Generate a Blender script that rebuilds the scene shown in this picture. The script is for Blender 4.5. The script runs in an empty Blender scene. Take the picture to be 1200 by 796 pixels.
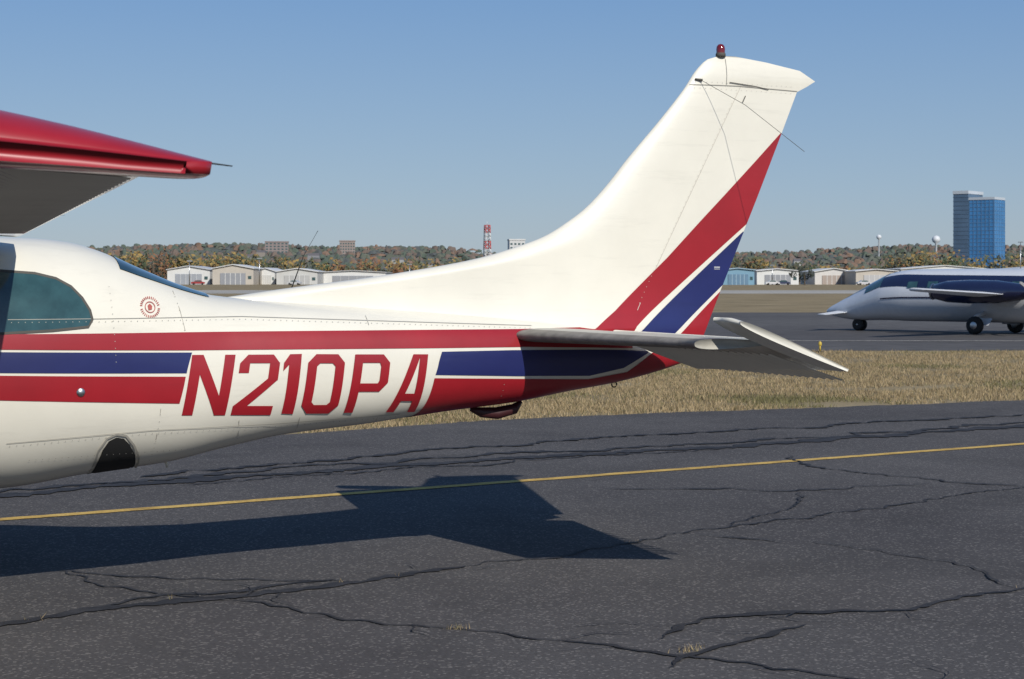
import bpy, bmesh, math, random
import numpy as np
from mathutils import Vector, Matrix, noise
random.seed(7); rng=np.random.default_rng(7)
SC=bpy.context.scene
def link(o,parent=None):
    SC.collection.objects.link(o)
    if parent: o.parent=parent
    return o
def empty(name,loc=(0,0,0),rot=(0,0,0),scale=1):
    e=bpy.data.objects.new(name,None);e.location=loc;e.rotation_euler=rot;e.scale=(scale,)*3;e.empty_display_size=.2
    return link(e)
def mesh(name,V,Fc,mat=None,parent=None,smooth=False,mi=None):
    me=bpy.data.meshes.new(name);me.from_pydata([tuple(v) for v in V],[],[tuple(f) for f in Fc])
    if mat is not None:
        for m in (mat if isinstance(mat,(list,tuple)) else [mat]): me.materials.append(m)
    if mi is not None: me.polygons.foreach_set('material_index',list(mi))
    if smooth: me.polygons.foreach_set('use_smooth',[True]*len(me.polygons))
    me.update()
    return link(bpy.data.objects.new(name,me),parent)
# ------------------------------------------------------------ materials
def newmat(name):
    m=bpy.data.materials.new(name);m.use_nodes=True;nt=m.node_tree
    return m,nt,nt.nodes['Principled BSDF']
def N(nt,t,**k):
    n=nt.nodes.new(t)
    for a,b in k.items():
        if a in n.inputs: n.inputs[a].default_value=b
        else: setattr(n,a,b)
    return n
def simple(name,col,rough=.5,metal=0,coat=0,var=.1,scale=6,bump=0,bscale=60,spec=.5,dirt=0):
    m,nt,b=newmat(name)
    tc=N(nt,'ShaderNodeTexCoord');n=N(nt,'ShaderNodeTexNoise',Scale=float(scale),Detail=6.,Roughness=.65)
    nt.links.new(tc.outputs['Object'],n.inputs['Vector'])
    r=N(nt,'ShaderNodeMapRange');r.inputs[1].default_value=.3;r.inputs[2].default_value=.7
    r.inputs[3].default_value=0;r.inputs[4].default_value=1
    nt.links.new(n.outputs['Fac'],r.inputs[0])
    mx=N(nt,'ShaderNodeMix',data_type='RGBA')
    mx.inputs[6].default_value=tuple(c*(1-var) for c in col)+(1,)
    mx.inputs[7].default_value=tuple(min(1,c*(1+var)) for c in col)+(1,)
    nt.links.new(r.outputs[0],mx.inputs[0]);last=mx.outputs[2]
    if dirt: # streaky grime swept aft
        mp=N(nt,'ShaderNodeMapping');mp.inputs['Scale'].default_value=(1.2,9,14);nt.links.new(tc.outputs['Object'],mp.inputs[0])
        n3=N(nt,'ShaderNodeTexNoise',Scale=1.6,Detail=7.,Roughness=.7);nt.links.new(mp.outputs[0],n3.inputs['Vector'])
        r3=N(nt,'ShaderNodeMapRange');r3.inputs[1].default_value=.55;r3.inputs[2].default_value=.85;r3.inputs[3].default_value=0;r3.inputs[4].default_value=dirt
        nt.links.new(n3.outputs['Fac'],r3.inputs[0])
        m3=N(nt,'ShaderNodeMix',data_type='RGBA');m3.inputs[7].default_value=tuple(c*.45 for c in col)+(1,)
        nt.links.new(r3.outputs[0],m3.inputs[0]);nt.links.new(last,m3.inputs[6]);last=m3.outputs[2]
    nt.links.new(last,b.inputs['Base Color'])
    b.inputs['Roughness'].default_value=rough;b.inputs['Metallic'].default_value=metal
    b.inputs['Coat Weight'].default_value=coat;b.inputs['Coat Roughness'].default_value=.12
    b.inputs['Specular IOR Level'].default_value=spec
    if bump:
        n2=N(nt,'ShaderNodeTexNoise',Scale=float(bscale),Detail=3.);nt.links.new(tc.outputs['Object'],n2.inputs['Vector'])
        bp=N(nt,'ShaderNodeBump');bp.inputs['Strength'].default_value=bump;bp.inputs['Distance'].default_value=.01
        nt.links.new(n2.outputs['Fac'],bp.inputs['Height']);nt.links.new(bp.outputs[0],b.inputs['Normal'])
    return m
def paint(name,col,var=.04,coat=.4,rough=.4,dirt=.25): # aircraft paint with slight oil-canning
    return simple(name,col,rough=rough,coat=coat,var=var,scale=2.5,bump=.16,bscale=3.5,dirt=dirt)
WHITE=paint('cream_paint',(.72,.69,.595));RED=paint('red_paint',(.30,.009,.016),var=.10);BLUE=paint('blue_paint',(.012,.018,.105),var=.12)
WINGW=paint('wing_gloss_paint',(.76,.73,.63),coat=1,rough=.16,dirt=.3)
DKGLASS=simple('window_glass',(.03,.075,.08),rough=.05,var=.5,scale=3,coat=1)
BLACK=simple('black_rubber',(.02,.02,.02),rough=.8);DARK=simple('dark_shade_and_base',(.012,.012,.012),rough=.9)
SEAM=simple('panel_seam',(.38,.36,.31),rough=.7);SEAMD=simple('gap_seam',(.08,.075,.065),rough=.8)
METAL=simple('bare_metal',(.5,.5,.5),rough=.35,metal=1)
GREYW=simple('stabilizer_paint',(.46,.44,.38),rough=.5,var=.15,scale=9)
BOOT=simple('leading_edge_boot',(.20,.18,.155),rough=.6,var=.3,scale=12)
# ------------------------------------------------------------ curves
def cub(tab,x):
    if x<=tab[0][0]:return tab[0][1]
    if x>=tab[-1][0]:return tab[-1][1]
    n=len(tab)
    def sl(i):
        if i==0:return (tab[1][1]-tab[0][1])/(tab[1][0]-tab[0][0])
        if i==n-1:return (tab[-1][1]-tab[-2][1])/(tab[-1][0]-tab[-2][0])
        a=(tab[i][1]-tab[i-1][1])/(tab[i][0]-tab[i-1][0]);b=(tab[i+1][1]-tab[i][1])/(tab[i+1][0]-tab[i][0])
        return 0 if a*b<=0 else 2*a*b/(a+b)
    for i in range(n-1):
        if x<=tab[i+1][0]:
            h=tab[i+1][0]-tab[i][0];t=(x-tab[i][0])/h
            return (2*t**3-3*t*t+1)*tab[i][1]+(t**3-2*t*t+t)*h*sl(i)+(-2*t**3+3*t*t)*tab[i+1][1]+(t**3-t*t)*h*sl(i+1)
ZT=[(-2.5,.05),(-2.3,.17),(-1.6,.24),(-1.25,.28),(-.8,.55),(-.5,.61),(.5,.63),(1.24,.615),(1.40,.61),(1.55,.594),(1.70,.554),(1.92,.458),(2.16,.362),(2.32,.318),(3.03,.261),(4.04,.188),(4.58,.144),(5.0,.06),(5.16,.01)]
ZB=[(-2.5,-.2),(-2.3,-.35),(-1.6,-.5),(-.5,-.64),(.5,-.665),(1.24,-.643),(1.66,-.588),(2.06,-.547),(2.33,-.49),(2.7,-.425),(3.18,-.381),(3.58,-.332),(4.05,-.287),(4.37,-.237),(4.7,-.19),(5.0,-.125),(5.16,-.08)]
WW=[(-2.5,.15),(-2.3,.38),(-1.6,.48),(-.8,.54),(.8,.56),(1.24,.54),(2.3,.41),(4.05,.22),(4.9,.09),(5.16,.03)]
NE=2.4
def fus(x,a,off=0):
    zt,zb,w=cub(ZT,x),cub(ZB,x),cub(WW,x);zc=(zt+zb)/2;hh=(zt-zb)/2
    ca,sa=math.cos(a),math.sin(a)
    return (x,-(w+off)*math.copysign(abs(ca)**(2/NE),ca),zc+(hh+off)*math.copysign(abs(sa)**(2/NE),sa))
def ang(x,z):
    zt,zb=cub(ZT,x),cub(ZB,x);q=max(-1,min(1,(z-(zt+zb)/2)/((zt-zb)/2)))
    return math.asin(math.copysign(abs(q)**(NE/2),q))
AC=empty('light_aircraft',(0,9.3,1.2))
xs=sorted(set([round(-2.5+i*.05,3) for i in range(154)]+[5.16]))
xs=[x for x in xs if x<=5.16]
V=[];Fc=[];M=56
for x in xs:
    for j in range(M): V.append(fus(x,2*math.pi*j/M))
for i in range(len(xs)-1):
    for j in range(M):
        k=(j+1)%M;Fc.append((i*M+j,i*M+k,(i+1)*M+k,(i+1)*M+j))
Fc.append(tuple(range(M)));Fc.append(tuple((len(xs)-1)*M+M-1-j for j in range(M)))
mesh('fuselage',V,Fc,WHITE,AC,True)
OFF=[.0030]
def band(name,pairs,mat,side=1,nx=12,nz=10,parent=AC,corr=True,off=None):
    """ribbon laid on the fuselage skin; pairs = [(upper (x,z)),(lower (x,z))...]; lower z None = keel"""
    o=off if off else OFF[0];V=[];Fc=[]
    rows=[]
    for (a,b) in zip(pairs,pairs[1:]):
        n=max(2,int(nx*max(.15,abs(b[0][0]-a[0][0]))*2))
        for i in range(n):
            t=i/n;rows.append(tuple((a[k][0]+(b[k][0]-a[k][0])*t, None if a[k][1] is None else a[k][1]+(b[k][1]-a[k][1])*t) for k in (0,1)))
    rows.append(pairs[-1])
    for (p,q) in rows:
        ap=ang(p[0],p[1]-(.039*cub(WW,p[0]) if corr else 0))
        aq=-math.pi/2+.01 if q[1] is None else ang(q[0],q[1]-(.039*cub(WW,q[0]) if corr else 0))
        for j in range(nz+1):
            s=j/nz;v=fus(p[0]+(q[0]-p[0])*s,ap+(aq-ap)*s,o);V.append((v[0],v[1]*side,v[2]))
    m=nz+1
    for i in range(len(rows)-1):
        for j in range(nz): Fc.append((i*m+j,(i+1)*m+j,(i+1)*m+j+1,i*m+j+1))
    return mesh(name,V,Fc,mat,parent,True)
for sd in (1,-1):
    band('red_stripe',[((-2.1,.14),(-2.1,.05)),((1.16,.162),(1.16,.09)),((2.18,.152),(2.1,.063)),((3.4,.14),(3.4,.043)),((4.02,.133),(4.02,.036)),((4.5,.135),(4.5,.02)),((4.75,.09),(4.75,.01))],RED,sd)
    band('blue_stripe',[((-2.1,.035),(-2.1,-.04)),((1.16,.078),(1.16,-.02)),((2.11,.052),(2.08,-.05))],BLUE,sd)
    band('red_lower_stripe',[((-1.9,-.05),(-1.9,-.14)),((1.16,-.033),(1.16,-.15)),((2.075,-.067),(2.045,-.20))],RED,sd)
    band('blue_tail_stripe',[((3.51,.022),(3.47,-.10)),((3.95,.02),(3.98,-.122)),((4.45,.01),(4.46,-.137)),((4.69,.002),(4.69,-.10)),((4.86,-.01),(4.86,-.02))],BLUE,sd,off=.0036)
    band('red_tail_belly',[((3.465,-.118),(3.39,None)),((3.98,-.138),(3.98,None)),((4.46,-.157),(4.46,None)),((4.72,-.125),(4.72,None)),((4.89,-.02),(4.89,None)),((5.15,.0),(5.15,None))],RED,sd,nz=14)
# registration letters -------------------------------------------------
cells={'N':((2.06,-.26),(2.29,-.27),(2.11,.04),(2.34,.035)),'2':((2.32,-.27),(2.54,-.28),(2.37,.034),(2.585,.03)),
 '1':((2.60,-.275),(2.665,-.28),(2.635,.03),(2.70,.03)),'0':((2.70,-.28),(2.91,-.287),(2.74,.028),(2.945,.022)),
 'P':((2.955,-.285),(3.17,-.292),(3.0,.02),(3.205,.015)),'A':((3.205,-.292),(3.385,-.30),(3.25,.015),(3.425,.01))}
def octo(x0,y0,x1,y1,cx,cy): return [(x0+cx,y0),(x1-cx,y0),(x1,y0+cy),(x1,y1-cy),(x1-cx,y1),(x0+cx,y1),(x0,y1-cy),(x0,y0+cy)]
def ring(o,i): return [(o[k],o[(k+1)%8],i[(k+1)%8],i[k]) for k in range(8)]
L={'N':[((0,0),(.24,0),(.24,1),(0,1)),((.76,0),(1,0),(1,1),(.76,1)),((.0,1),(.26,1),(1,0),(.74,0))],
 '2':[((.18,1),(.82,1),(1,.86),(0,.86)),((0,.86),(.25,.86),(.25,.70),(0,.70)),((.75,.87),(1,.87),(1,.58),(.75,.6)),((.75,.61),(1,.59),(.32,.14),(0,.15)),((0,.155),(1,.155),(1,0),(0,0))],
 '1':[((0,0),(1,0),(1,1),(0,1)),((0,1),(0,.83),(-.45,.72),(-.45,.86))],
 '0':ring(octo(0,0,1,1,.2,.14),octo(.25,.15,.75,.85,.08,.05)),
 'P':[((0,0),(.24,0),(.24,1),(0,1)),((.24,1),(.8,1),(.72,.86),(.24,.86)),((.8,1),(1,.86),(.76,.8),(.72,.86)),((1,.86),(1,.52),(.76,.57),(.76,.8)),((1,.52),(.8,.37),(.72,.51),(.76,.57)),((.8,.37),(.24,.37),(.24,.51),(.72,.51))],
 'A':[((0,0),(.26,0),(.76,1),(.5,1)),((.74,0),(1,0),(1,1),(.74,1)),((.22,.2),(.76,.2),(.76,.33),(.29,.33))]}
for sd in (1,-1):
    V=[];Fc=[];o=.0032
    for ch,(bl,br,tl,tr) in cells.items():
        def cm(u,v):
            x0=bl[0]+(br[0]-bl[0])*u;z0=bl[1]+(br[1]-bl[1])*u;x1=tl[0]+(tr[0]-tl[0])*u;z1=tl[1]+(tr[1]-tl[1])*u
            return x0+(x1-x0)*v,z0+(z1-z0)*v
        for q in L[ch]:
            o+=.00012;n=8;b=len(V)
            for i in range(n+1):
                for j in range(n+1):
                    s,t=i/n,j/n
                    u=(q[0][0]*(1-s)+q[1][0]*s)*(1-t)+(q[3][0]*(1-s)+q[2][0]*s)*t
                    v=(q[0][1]*(1-s)+q[1][1]*s)*(1-t)+(q[3][1]*(1-s)+q[2][1]*s)*t
                    x,z=cm(u,v)
                    if sd<0: x=5.5-x
                    p=fus(x,ang(x,z-.039*cub(WW,x)),o);V.append((x,p[1]*sd,p[2]))
            for i in range(n):
                for j in range(n): k=b+i*(n+1)+j;Fc.append((k,k+n+1,k+n+2,k+1))
    mesh('registration_letters',V,Fc,RED,AC,True)
# windows, seams and fittings --------------------------------------------
def lineband(name,pts,w,mat,sd=1,off=.0042):
    pr=[]
    for i,(x,z) in enumerate(pts):
        a=pts[max(0,i-1)];b=pts[min(len(pts)-1,i+1)];dx,dz=b[0]-a[0],b[1]-a[1];l=math.hypot(dx,dz)
        nx,nz=-dz/l*w/2,dx/l*w/2;pr.append(((x+nx,z+nz),(x-nx,z-nz)))
    return band(name,pr,mat,sd,nz=2,nx=8,off=off)
def rivets(name,paths,mat,fn,step=.032,r=.0023):
    V=[];Fc=[]
    for pts in paths:
        for a,b in zip(pts,pts[1:]):
            l=math.hypot(b[0]-a[0],b[1]-a[1]);n=max(1,int(l/step))
            for i in range(n):
                t=(i+.5)/n;x=a[0]+(b[0]-a[0])*t;z=a[1]+(b[1]-a[1])*t;k0=len(V)
                for k in range(6): V.append(fn(x+r*math.cos(k*math.pi/3),z+r*math.sin(k*math.pi/3)))
                Fc.append(tuple(range(k0,k0+6)))
    return mesh(name,V,Fc,mat,AC)
def fan(name,pts,mat,sd=1,off=.004):
    cx=sum(p[0] for p in pts)/len(pts);cz=sum(p[1] for p in pts)/len(pts);V=[];R=7;n=len(pts)
    for r in range(R+1):
        for (x,z) in pts:
            X=cx+(x-cx)*r/R;Z=cz+(z-cz)*r/R;p=fus(X,ang(X,Z-.039*cub(WW,X)),off);V.append((X,p[1]*sd,p[2]))
    Fc=[(r*n+k,r*n+(k+1)%n,(r+1)*n+(k+1)%n,(r+1)*n+k) for r in range(R) for k in range(n)]
    return mesh(name,V,Fc,mat,AC,True)
def densify(p,m=4):
    o=[]
    for i in range(len(p)):
        a,b=p[i],p[(i+1)%len(p)]
        for k in range(m): o.append((a[0]+(b[0]-a[0])*k/m,a[1]+(b[1]-a[1])*k/m))
    return o
win=[(.55,.45),(1.18,.462),(1.34,.45),(1.44,.425),(1.51,.385),(1.56,.33),(1.595,.27),(1.605,.225),(1.585,.19),(1.41,.175),(1.16,.165),(.5,.16),(.45,.2),(.47,.4)]
for sd in (1,-1):
    fan('rear_side_window',densify(win),DKGLASS,sd)
    lineband('window_frame',win+[win[0]],.012,SEAMD,sd,.0046)
    fan('door_window',densify([(-.55,.45),(.3,.45),(.33,.4),(.33,.2),(.3,.17),(-.75,.17),(-.78,.2)]),DKGLASS,sd)
    PL=[[(1.2,.23),(2.4,.225),(3.2,.19),(4.1,.15)],[(2.05,.36),(2.08,.16)],[(2.37,-.30),(2.40,-.47)],[(2.71,-.30),(2.72,-.42)],[(3.17,-.32),(3.18,-.37)],[(1.95,-.22),(1.93,-.53)],[(1.2,-.36),(1.9,-.33),(2.6,-.33),(3.3,-.31)],[(3.1,.22),(3.1,.17)]]
    for pts in PL: lineband('panel_line',pts,.0026,SEAM,sd)
    rivets('rivet_rows',[[(a[0],a[1]-.014) for a in p] for p in PL]+[[(3.9,-.15),(3.9,-.28)],[(1.3,-.45),(2.2,-.44)],[(1.7,.40),(1.72,.0)]],SEAM,lambda x,z:(lambda p:(p[0],p[1]*sd,p[2]))(fus(x,ang(x,z-.039*cub(WW,x)),.0045)))
# rear windshield wrapping over the spine
V=[];Fc=[];n=14;xr=[1.78+.48*i/12 for i in range(13)]
for i,x in enumerate(xr):
    aw=.56*(1-.35*i/12)
    for j in range(n+1): V.append(fus(x,math.pi/2-aw+2*aw*j/n,.005))
for i in range(12):
    for j in range(n): Fc.append((i*(n+1)+j,i*(n+1)+j+1,(i+1)*(n+1)+j+1,(i+1)*(n+1)+j))
mesh('rear_window',V,Fc,DKGLASS,AC,True)
V=[];Fc=[];xr=[-1.3+.5*i/10 for i in range(11)]
for x in xr:
    for j in range(n+1): V.append(fus(x,math.pi/2-1.3+2.6*j/n,.005))
for i in range(10):
    for j in range(n): Fc.append((i*(n+1)+j,i*(n+1)+j+1,(i+1)*(n+1)+j+1,(i+1)*(n+1)+j))
mesh('windshield',V,Fc,DKGLASS,AC,True)
fan('wheel_well_shade',densify([(1.655,-.60),(1.66,-.50),(1.675,-.42),(1.70,-.375),(1.735,-.357),(1.775,-.365),(1.81,-.40),(1.85,-.46),(1.87,-.52),(1.875,-.575)],3),DARK)  # flat dark sheet on the skin: shade of the open well painted as colour
lineband('well_lip',[(1.645,-.55),(1.655,-.42),(1.69,-.36),(1.735,-.34),(1.785,-.35),(1.83,-.40),(1.87,-.47),(1.89,-.54)],.010,SEAM,1,.006)
LOGO=simple('decal_red',(.40,.10,.08),rough=.5)
def circ(cx,cz,r,n=28): return [(cx+r*math.cos(2*math.pi*k/n),cz+r*math.sin(2*math.pi*k/n)) for k in range(n+1)]
lineband('round_badge',circ(1.905,.28,.026),.004,LOGO);fan('round_badge_centre',[(1.905-.010,.265),(1.905+.008,.268),(1.905+.012,.285),(1.905,.297),(1.905-.012,.288)],LOGO)
for k in range(30):
    a=2*math.pi*k/30
    if k%15==0: continue
    x,z=1.905+.041*math.cos(a),.28+.041*math.sin(a);x2,z2=1.905+.053*math.cos(a+.03),.28+.053*math.sin(a+.03)
    lineband('badge_lettering',[(x,z),(x2,z2)],.0045,LOGO)
# -------- generic solids
def tube(name,pts,rad,mat,parent,n=10,cap=True):
    V=[];Fc=[];pts=[Vector(p) for p in pts];rad=rad if isinstance(rad,(list,tuple)) else [rad]*len(pts)
    for i,p in enumerate(pts):
        d=(pts[min(i+1,len(pts)-1)]-pts[max(0,i-1)]).normalized();up=Vector((0,0,1)) if abs(d.z)<.9 else Vector((1,0,0))
        u=d.cross(up).normalized();v=d.cross(u)
        for k in range(n):
            a=2*math.pi*k/n;V.append(p+u*math.cos(a)*rad[i]+v*math.sin(a)*rad[i])
    for i in range(len(pts)-1):
        for k in range(n): Fc.append((i*n+k,i*n+(k+1)%n,(i+1)*n+(k+1)%n,(i+1)*n+k))
    if cap: Fc.append(tuple(range(n))[::-1]);Fc.append(tuple((len(pts)-1)*n+k for k in range(n)))
    return mesh(name,V,Fc,mat,parent,True)
def lathe(name,prof,loc,mat,parent,axis='z',n=20):
    V=[];Fc=[]
    for (r,h) in prof:
        for k in range(n):
            a=2*math.pi*k/n;p=(r*math.cos(a),r*math.sin(a),h)
            if axis=='y': p=(p[0],p[2],p[1])
            if axis=='x': p=(p[2],p[0],p[1])
            V.append((p[0]+loc[0],p[1]+loc[1],p[2]+loc[2]))
    for i in range(len(prof)-1):
        for k in range(n): Fc.append((i*n+k,i*n+(k+1)%n,(i+1)*n+(k+1)%n,(i+1)*n+k))
    return mesh(name,V,Fc,mat,parent,True)
def box(name,c,s,mat,parent=None,rot=0,bev=0):
    bm=bmesh.new();bmesh.ops.create_cube(bm,size=1);bmesh.ops.scale(bm,vec=s,verts=bm.verts)
    if bev: bmesh.ops.bevel(bm,geom=bm.edges[:],offset=bev,segments=2,affect='EDGES')
    me=bpy.data.meshes.new(name);bm.to_mesh(me);bm.free();me.materials.append(mat)
    o=link(bpy.data.objects.new(name,me),parent);o.location=c;o.rotation_euler=(0,0,rot);return o
p=fus(1.545,ang(1.545,-.145),.0)
lathe('drain_cap',[(0,-.006),(.018,-.006),(.022,.0),(.022,.006),(0,.006)],(1.545,p[1]-.004,-.145),METAL,AC,'y')
tube('belly_probe',[(2.06,-.05,-.53),(2.07,-.05,-.575)],[.012,.006],WHITE,AC)
tube('tie_down_ring',[(4.69+.016*math.cos(t*.6),0,-.207+.016*math.sin(t*.6)) for t in range(12)],.004,BLACK,AC,n=6)
tube('tail_skid',[(3.79,0,-.325),(3.86,0,-.345),(3.95,0,-.352),(4.06,0,-.33),(4.1,0,-.29)],[.012,.03,.035,.03,.01],simple('skid_paint',(.045,.010,.012)),AC)
# -------- fin and rudder
LE=[(.02,2.75),(.30,2.34),(.35,2.69),(.424,3.27),(.52,3.83),(.574,4.03),(.648,4.243),(.723,4.376),(.817,4.509),(.95,4.643),(1.11,4.78),(1.35,5.0),(1.54,5.16),(1.62,5.215),(1.67,5.26),(1.71,5.31),(1.735,5.40)]
TE=[(.02,5.25),(.08,5.28),(.39,5.42),(.83,5.62),(1.26,5.81),(1.54,5.93),(1.575,6.0),(1.61,6.06),(1.67,5.95),(1.71,5.71),(1.735,5.50)]
def lin(tab,x):
    if x<=tab[0][0]:return tab[0][1]
    for a,b in zip(tab,tab[1:]):
        if x<=b[0]:return a[1]+(b[1]-a[1])*(x-a[0])/(b[0]-a[0])
    return tab[-1][1]
def finle(z): return cub(LE[1:],z) if z>.3 else LE[1][1]+(.3-z)*1.2
def finte(z): return lin(TE,z)
def finh(x,z):
    a,b=finle(z),finte(z);d=max(0,x-a);q=min(1,d/max(.12,min(.3,(b-a)*.35)));fr=math.sqrt(max(0,1-(1-q)**2))
    bk=min(1,max(0,b-x)/.85);T=.062-.018*z/1.7+.06*math.exp(-max(0,z-.12)/.10)
    if z>1.6: T*=math.sqrt(max(.02,1-((z-1.6)/.14)**2))
    return T*fr*(.1+.9*bk)
zs=[.02,.06,.1,.14,.18,.22,.26]+[.30+.0125*i for i in range(40)]+[.80+.04*i for i in range(19)]+[1.54,1.56,1.575,1.59,1.61,1.63,1.65,1.67,1.69,1.71,1.725,1.735]
V=[];Fc=[];K=44
for z in zs:
    a,b=finle(z),finte(z)
    ss=[(1-math.cos(math.pi*i/K))/2 for i in range(K+1)]
    for s_ in ss: x=a+(b-a)*s_;V.append((x,-finh(x,z),z))
    for s_ in ss[::-1]: x=a+(b-a)*s_;V.append((x,finh(x,z)+1e-4,z))
m=2*(K+1)
for i in range(len(zs)-1):
    for j in range(m): k=(j+1)%m;Fc.append((i*m+j,i*m+k,(i+1)*m+k,(i+1)*m+j))
Fc.append(tuple(range(m)));Fc.append(tuple((len(zs)-1)*m+j for j in range(m))[::-1])
mesh('tail_fin',V,Fc,WHITE,AC,True)
def finband(name,pairs,mat,sd=1,off=.003,nz=10,n=14):
    V=[];Fc=[];rows=[]
    for a,b in zip(pairs,pairs[1:]):
        for i in range(n): t=i/n;rows.append(tuple((a[k][0]+(b[k][0]-a[k][0])*t,a[k][1]+(b[k][1]-a[k][1])*t) for k in (0,1)))
    rows.append(pairs[-1])
    for p,q in rows:
        for j in range(nz+1):
            s_=j/nz;x=p[0]+(q[0]-p[0])*s_;z=p[1]+(q[1]-p[1])*s_;x=min(x,finte(z)-.001);V.append((x,-sd*(finh(x,z)+off),z))
    for i in range(len(rows)-1):
        for j in range(nz): k=i*(nz+1)+j;Fc.append((k,k+nz+1,k+nz+2,k+1))
    return mesh(name,V,Fc,mat,AC,True)
def finline(name,pts,w,mat,sd=1,off=.0045):
    pr=[]
    for i,(x,z) in enumerate(pts):
        a=pts[max(0,i-1)];b=pts[min(len(pts)-1,i+1)];dx,dz=b[0]-a[0],b[1]-a[1];l=math.hypot(dx,dz);nx,nz=-dz/l*w/2,dx/l*w/2
        pr.append(((x+nx,z+nz),(x-nx,z-nz)))
    return finband(name,pr,mat,sd,off,2,14)
LETW=simple('placard_white',(.6,.6,.6));SEAML=simple('faint_seam',(.50,.47,.41),rough=.7)
for sd in (1,-1):
    finband('fin_red_band',[((4.46,.09),(4.77,.09)),((4.53,.13),(4.80,.13)),((4.66,.22),(4.905,.215)),((5.02,.53),(5.24,.475)),((5.25,.75),(5.575,.735)),((5.41,.90),(5.65,.90)),((5.62,1.10),(5.738,1.10)),((5.81,1.285),(5.819,1.285))],RED,sd)
    finband('fin_blue_band',[((4.81,.085),(5.05,.07)),((5.30,.487),(5.41,.37)),((5.55,.69),(5.556,.685))],BLUE,sd)
    finband('rudder_red_band',[((5.10,.075),(5.28,.07)),((5.39,.33),(5.395,.327))],RED,sd)
    finline('rudder_hinge_gap',[(5.52,1.55),(4.80,.20)],.0035,SEAML,sd,.002)
    finline('fin_cap_seam',[(5.18,1.553),(5.5,1.557),(5.93,1.545)],.004,SEAM,sd)
    finline('fin_cap_seam',[(5.42,1.557),(5.425,1.72)],.003,SEAM,sd)
    finline('horn_gap',[(5.44,1.575),(5.62,1.56),(5.72,1.545)],.005,SEAMD,sd,.006)
    finline('hinge_slot',[(5.555,1.50),(5.535,1.46)],.006,SEAMD,sd,.006)
    finline('no_push_placard',[(5.345,.475),(5.385,.475)],.005,LETW,sd,.006);finline('no_push_placard',[(5.345,.464),(5.385,.464)],.003,LETW,sd,.006)
    rivets('fin_rivets',[[(5.2,1.572),(5.9,1.57)],[(5.19,1.535),(5.9,1.53)],[(5.5,1.53),(4.82,.25)]],SEAML,lambda x,z:(x,-sd*(finh(x,z)+.005),z),.035)
lathe('beacon_base',[(.0,0),(.030,0),(.030,.018),(.026,.024)],(5.40,0,1.728),SEAMD,AC)
BE=simple('beacon_lens',(.16,.008,.008),rough=.1,coat=1)
lathe('beacon',[(.026,.024),(.027,.045),(.024,.062),(.015,.074),(0,.078)],(5.40,0,1.728),BE,AC)
for sd in (1,-1):
    tube('whisker_antenna',[(5.24,-.03*sd,1.585),(5.42,-.25*sd,1.42),(5.60,-.6*sd,1.13)],.0016,SEAMD,AC,n=6)
    tube('whisker_mount',[(5.215,-.02*sd,1.585),(5.255,-.04*sd,1.58)],.007,SEAMD,AC,n=8)
# -------- horizontal stabilizer + elevator
def slab(name,outline_fn,ys,thick,mat,z0,le_mat=None,droop=0,hx=0):
    V=[];Fc=[];mi=[];K=20
    for y in ys:
        a,b=outline_fn(y);t=thick(y)
        prof=[]
        for i in range(K+1): prof.append(((1-math.cos(math.pi*i/K))/2,1))
        for i in range(K-1,0,-1): prof.append(((1-math.cos(math.pi*i/K))/2,-1))
        for s_,sg in prof:
            h=max(t*(2.9*math.sqrt(s_)-2.6*s_-.1*s_*s_)*.62,0)+.003
            x=a+(b-a)*s_;z=sg*h
            X=x-hx;c_,s2=math.cos(droop),math.sin(droop)
            V.append((hx+X*c_+z*s2,y,z0-X*s2+z*c_))
    m=2*K
    for i in range(len(ys)-1):
        for j in range(m):
            Fc.append((i*m+j,i*m+(j+1)%m,(i+1)*m+(j+1)%m,(i+1)*m+j));mi.append(1 if (le_mat and (j<5 or j>m-6)) else 0)
    Fc.append(tuple(range(m)));mi.append(0);Fc.append(tuple((len(ys)-1)*m+j for j in range(m))[::-1]);mi.append(0)
    return mesh(name,V,Fc,[mat,le_mat] if le_mat else mat,AC,True,mi)
dr=math.radians(21.5)
for sd in (1,-1):
    ys=[-.02-1.74*i/13 for i in range(14)]
    slab('horizontal_stabilizer',lambda y:(3.95+.29*abs(y)/1.8,4.64),[y*sd for y in ys],lambda y:.075-.03*abs(y)/1.8,GREYW,.09,le_mat=BOOT)
    ys=[-.16-1.62*i/12 for i in range(13)]
    slab('elevator',lambda y:(4.60,5.215-.23*abs(y)/1.95),[y*sd for y in ys],lambda y:.045-.015*abs(y)/1.9,WHITE,.09,droop=dr,hx=4.645)
    slab('elevator_horn',lambda y:(4.31 if abs(y)<1.93 else 4.35,5.005),[y*sd for y in (-1.765,-1.85,-1.9,-1.94,-1.955)],lambda y:.042 if abs(y)<1.93 else .03,WHITE,.09,droop=dr,hx=4.645)
    V=[];Fc=[]
    for k in range(20):   # chordwise stiffener beads under the elevator
        y=.28+k*.075;b=len(V);c_,s2=math.cos(dr),math.sin(dr)
        for X,h in((.05,.05),(.12,.046),(.42,.016),(.5,.008)):
            for dy,e_ in((-.018,0),(0,.007),(.018,0)): zz_=-h*.72-.003-e_;V.append((4.645+X*c_+zz_*s2,-(y+dy)*sd,.09-X*s2+zz_*c_))
        for i in range(3):
            for j in range(2): q=b+i*3+j;Fc.append((q,q+1,q+4,q+3))
    mesh('elevator_beads',V,Fc,WHITE,AC)
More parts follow.
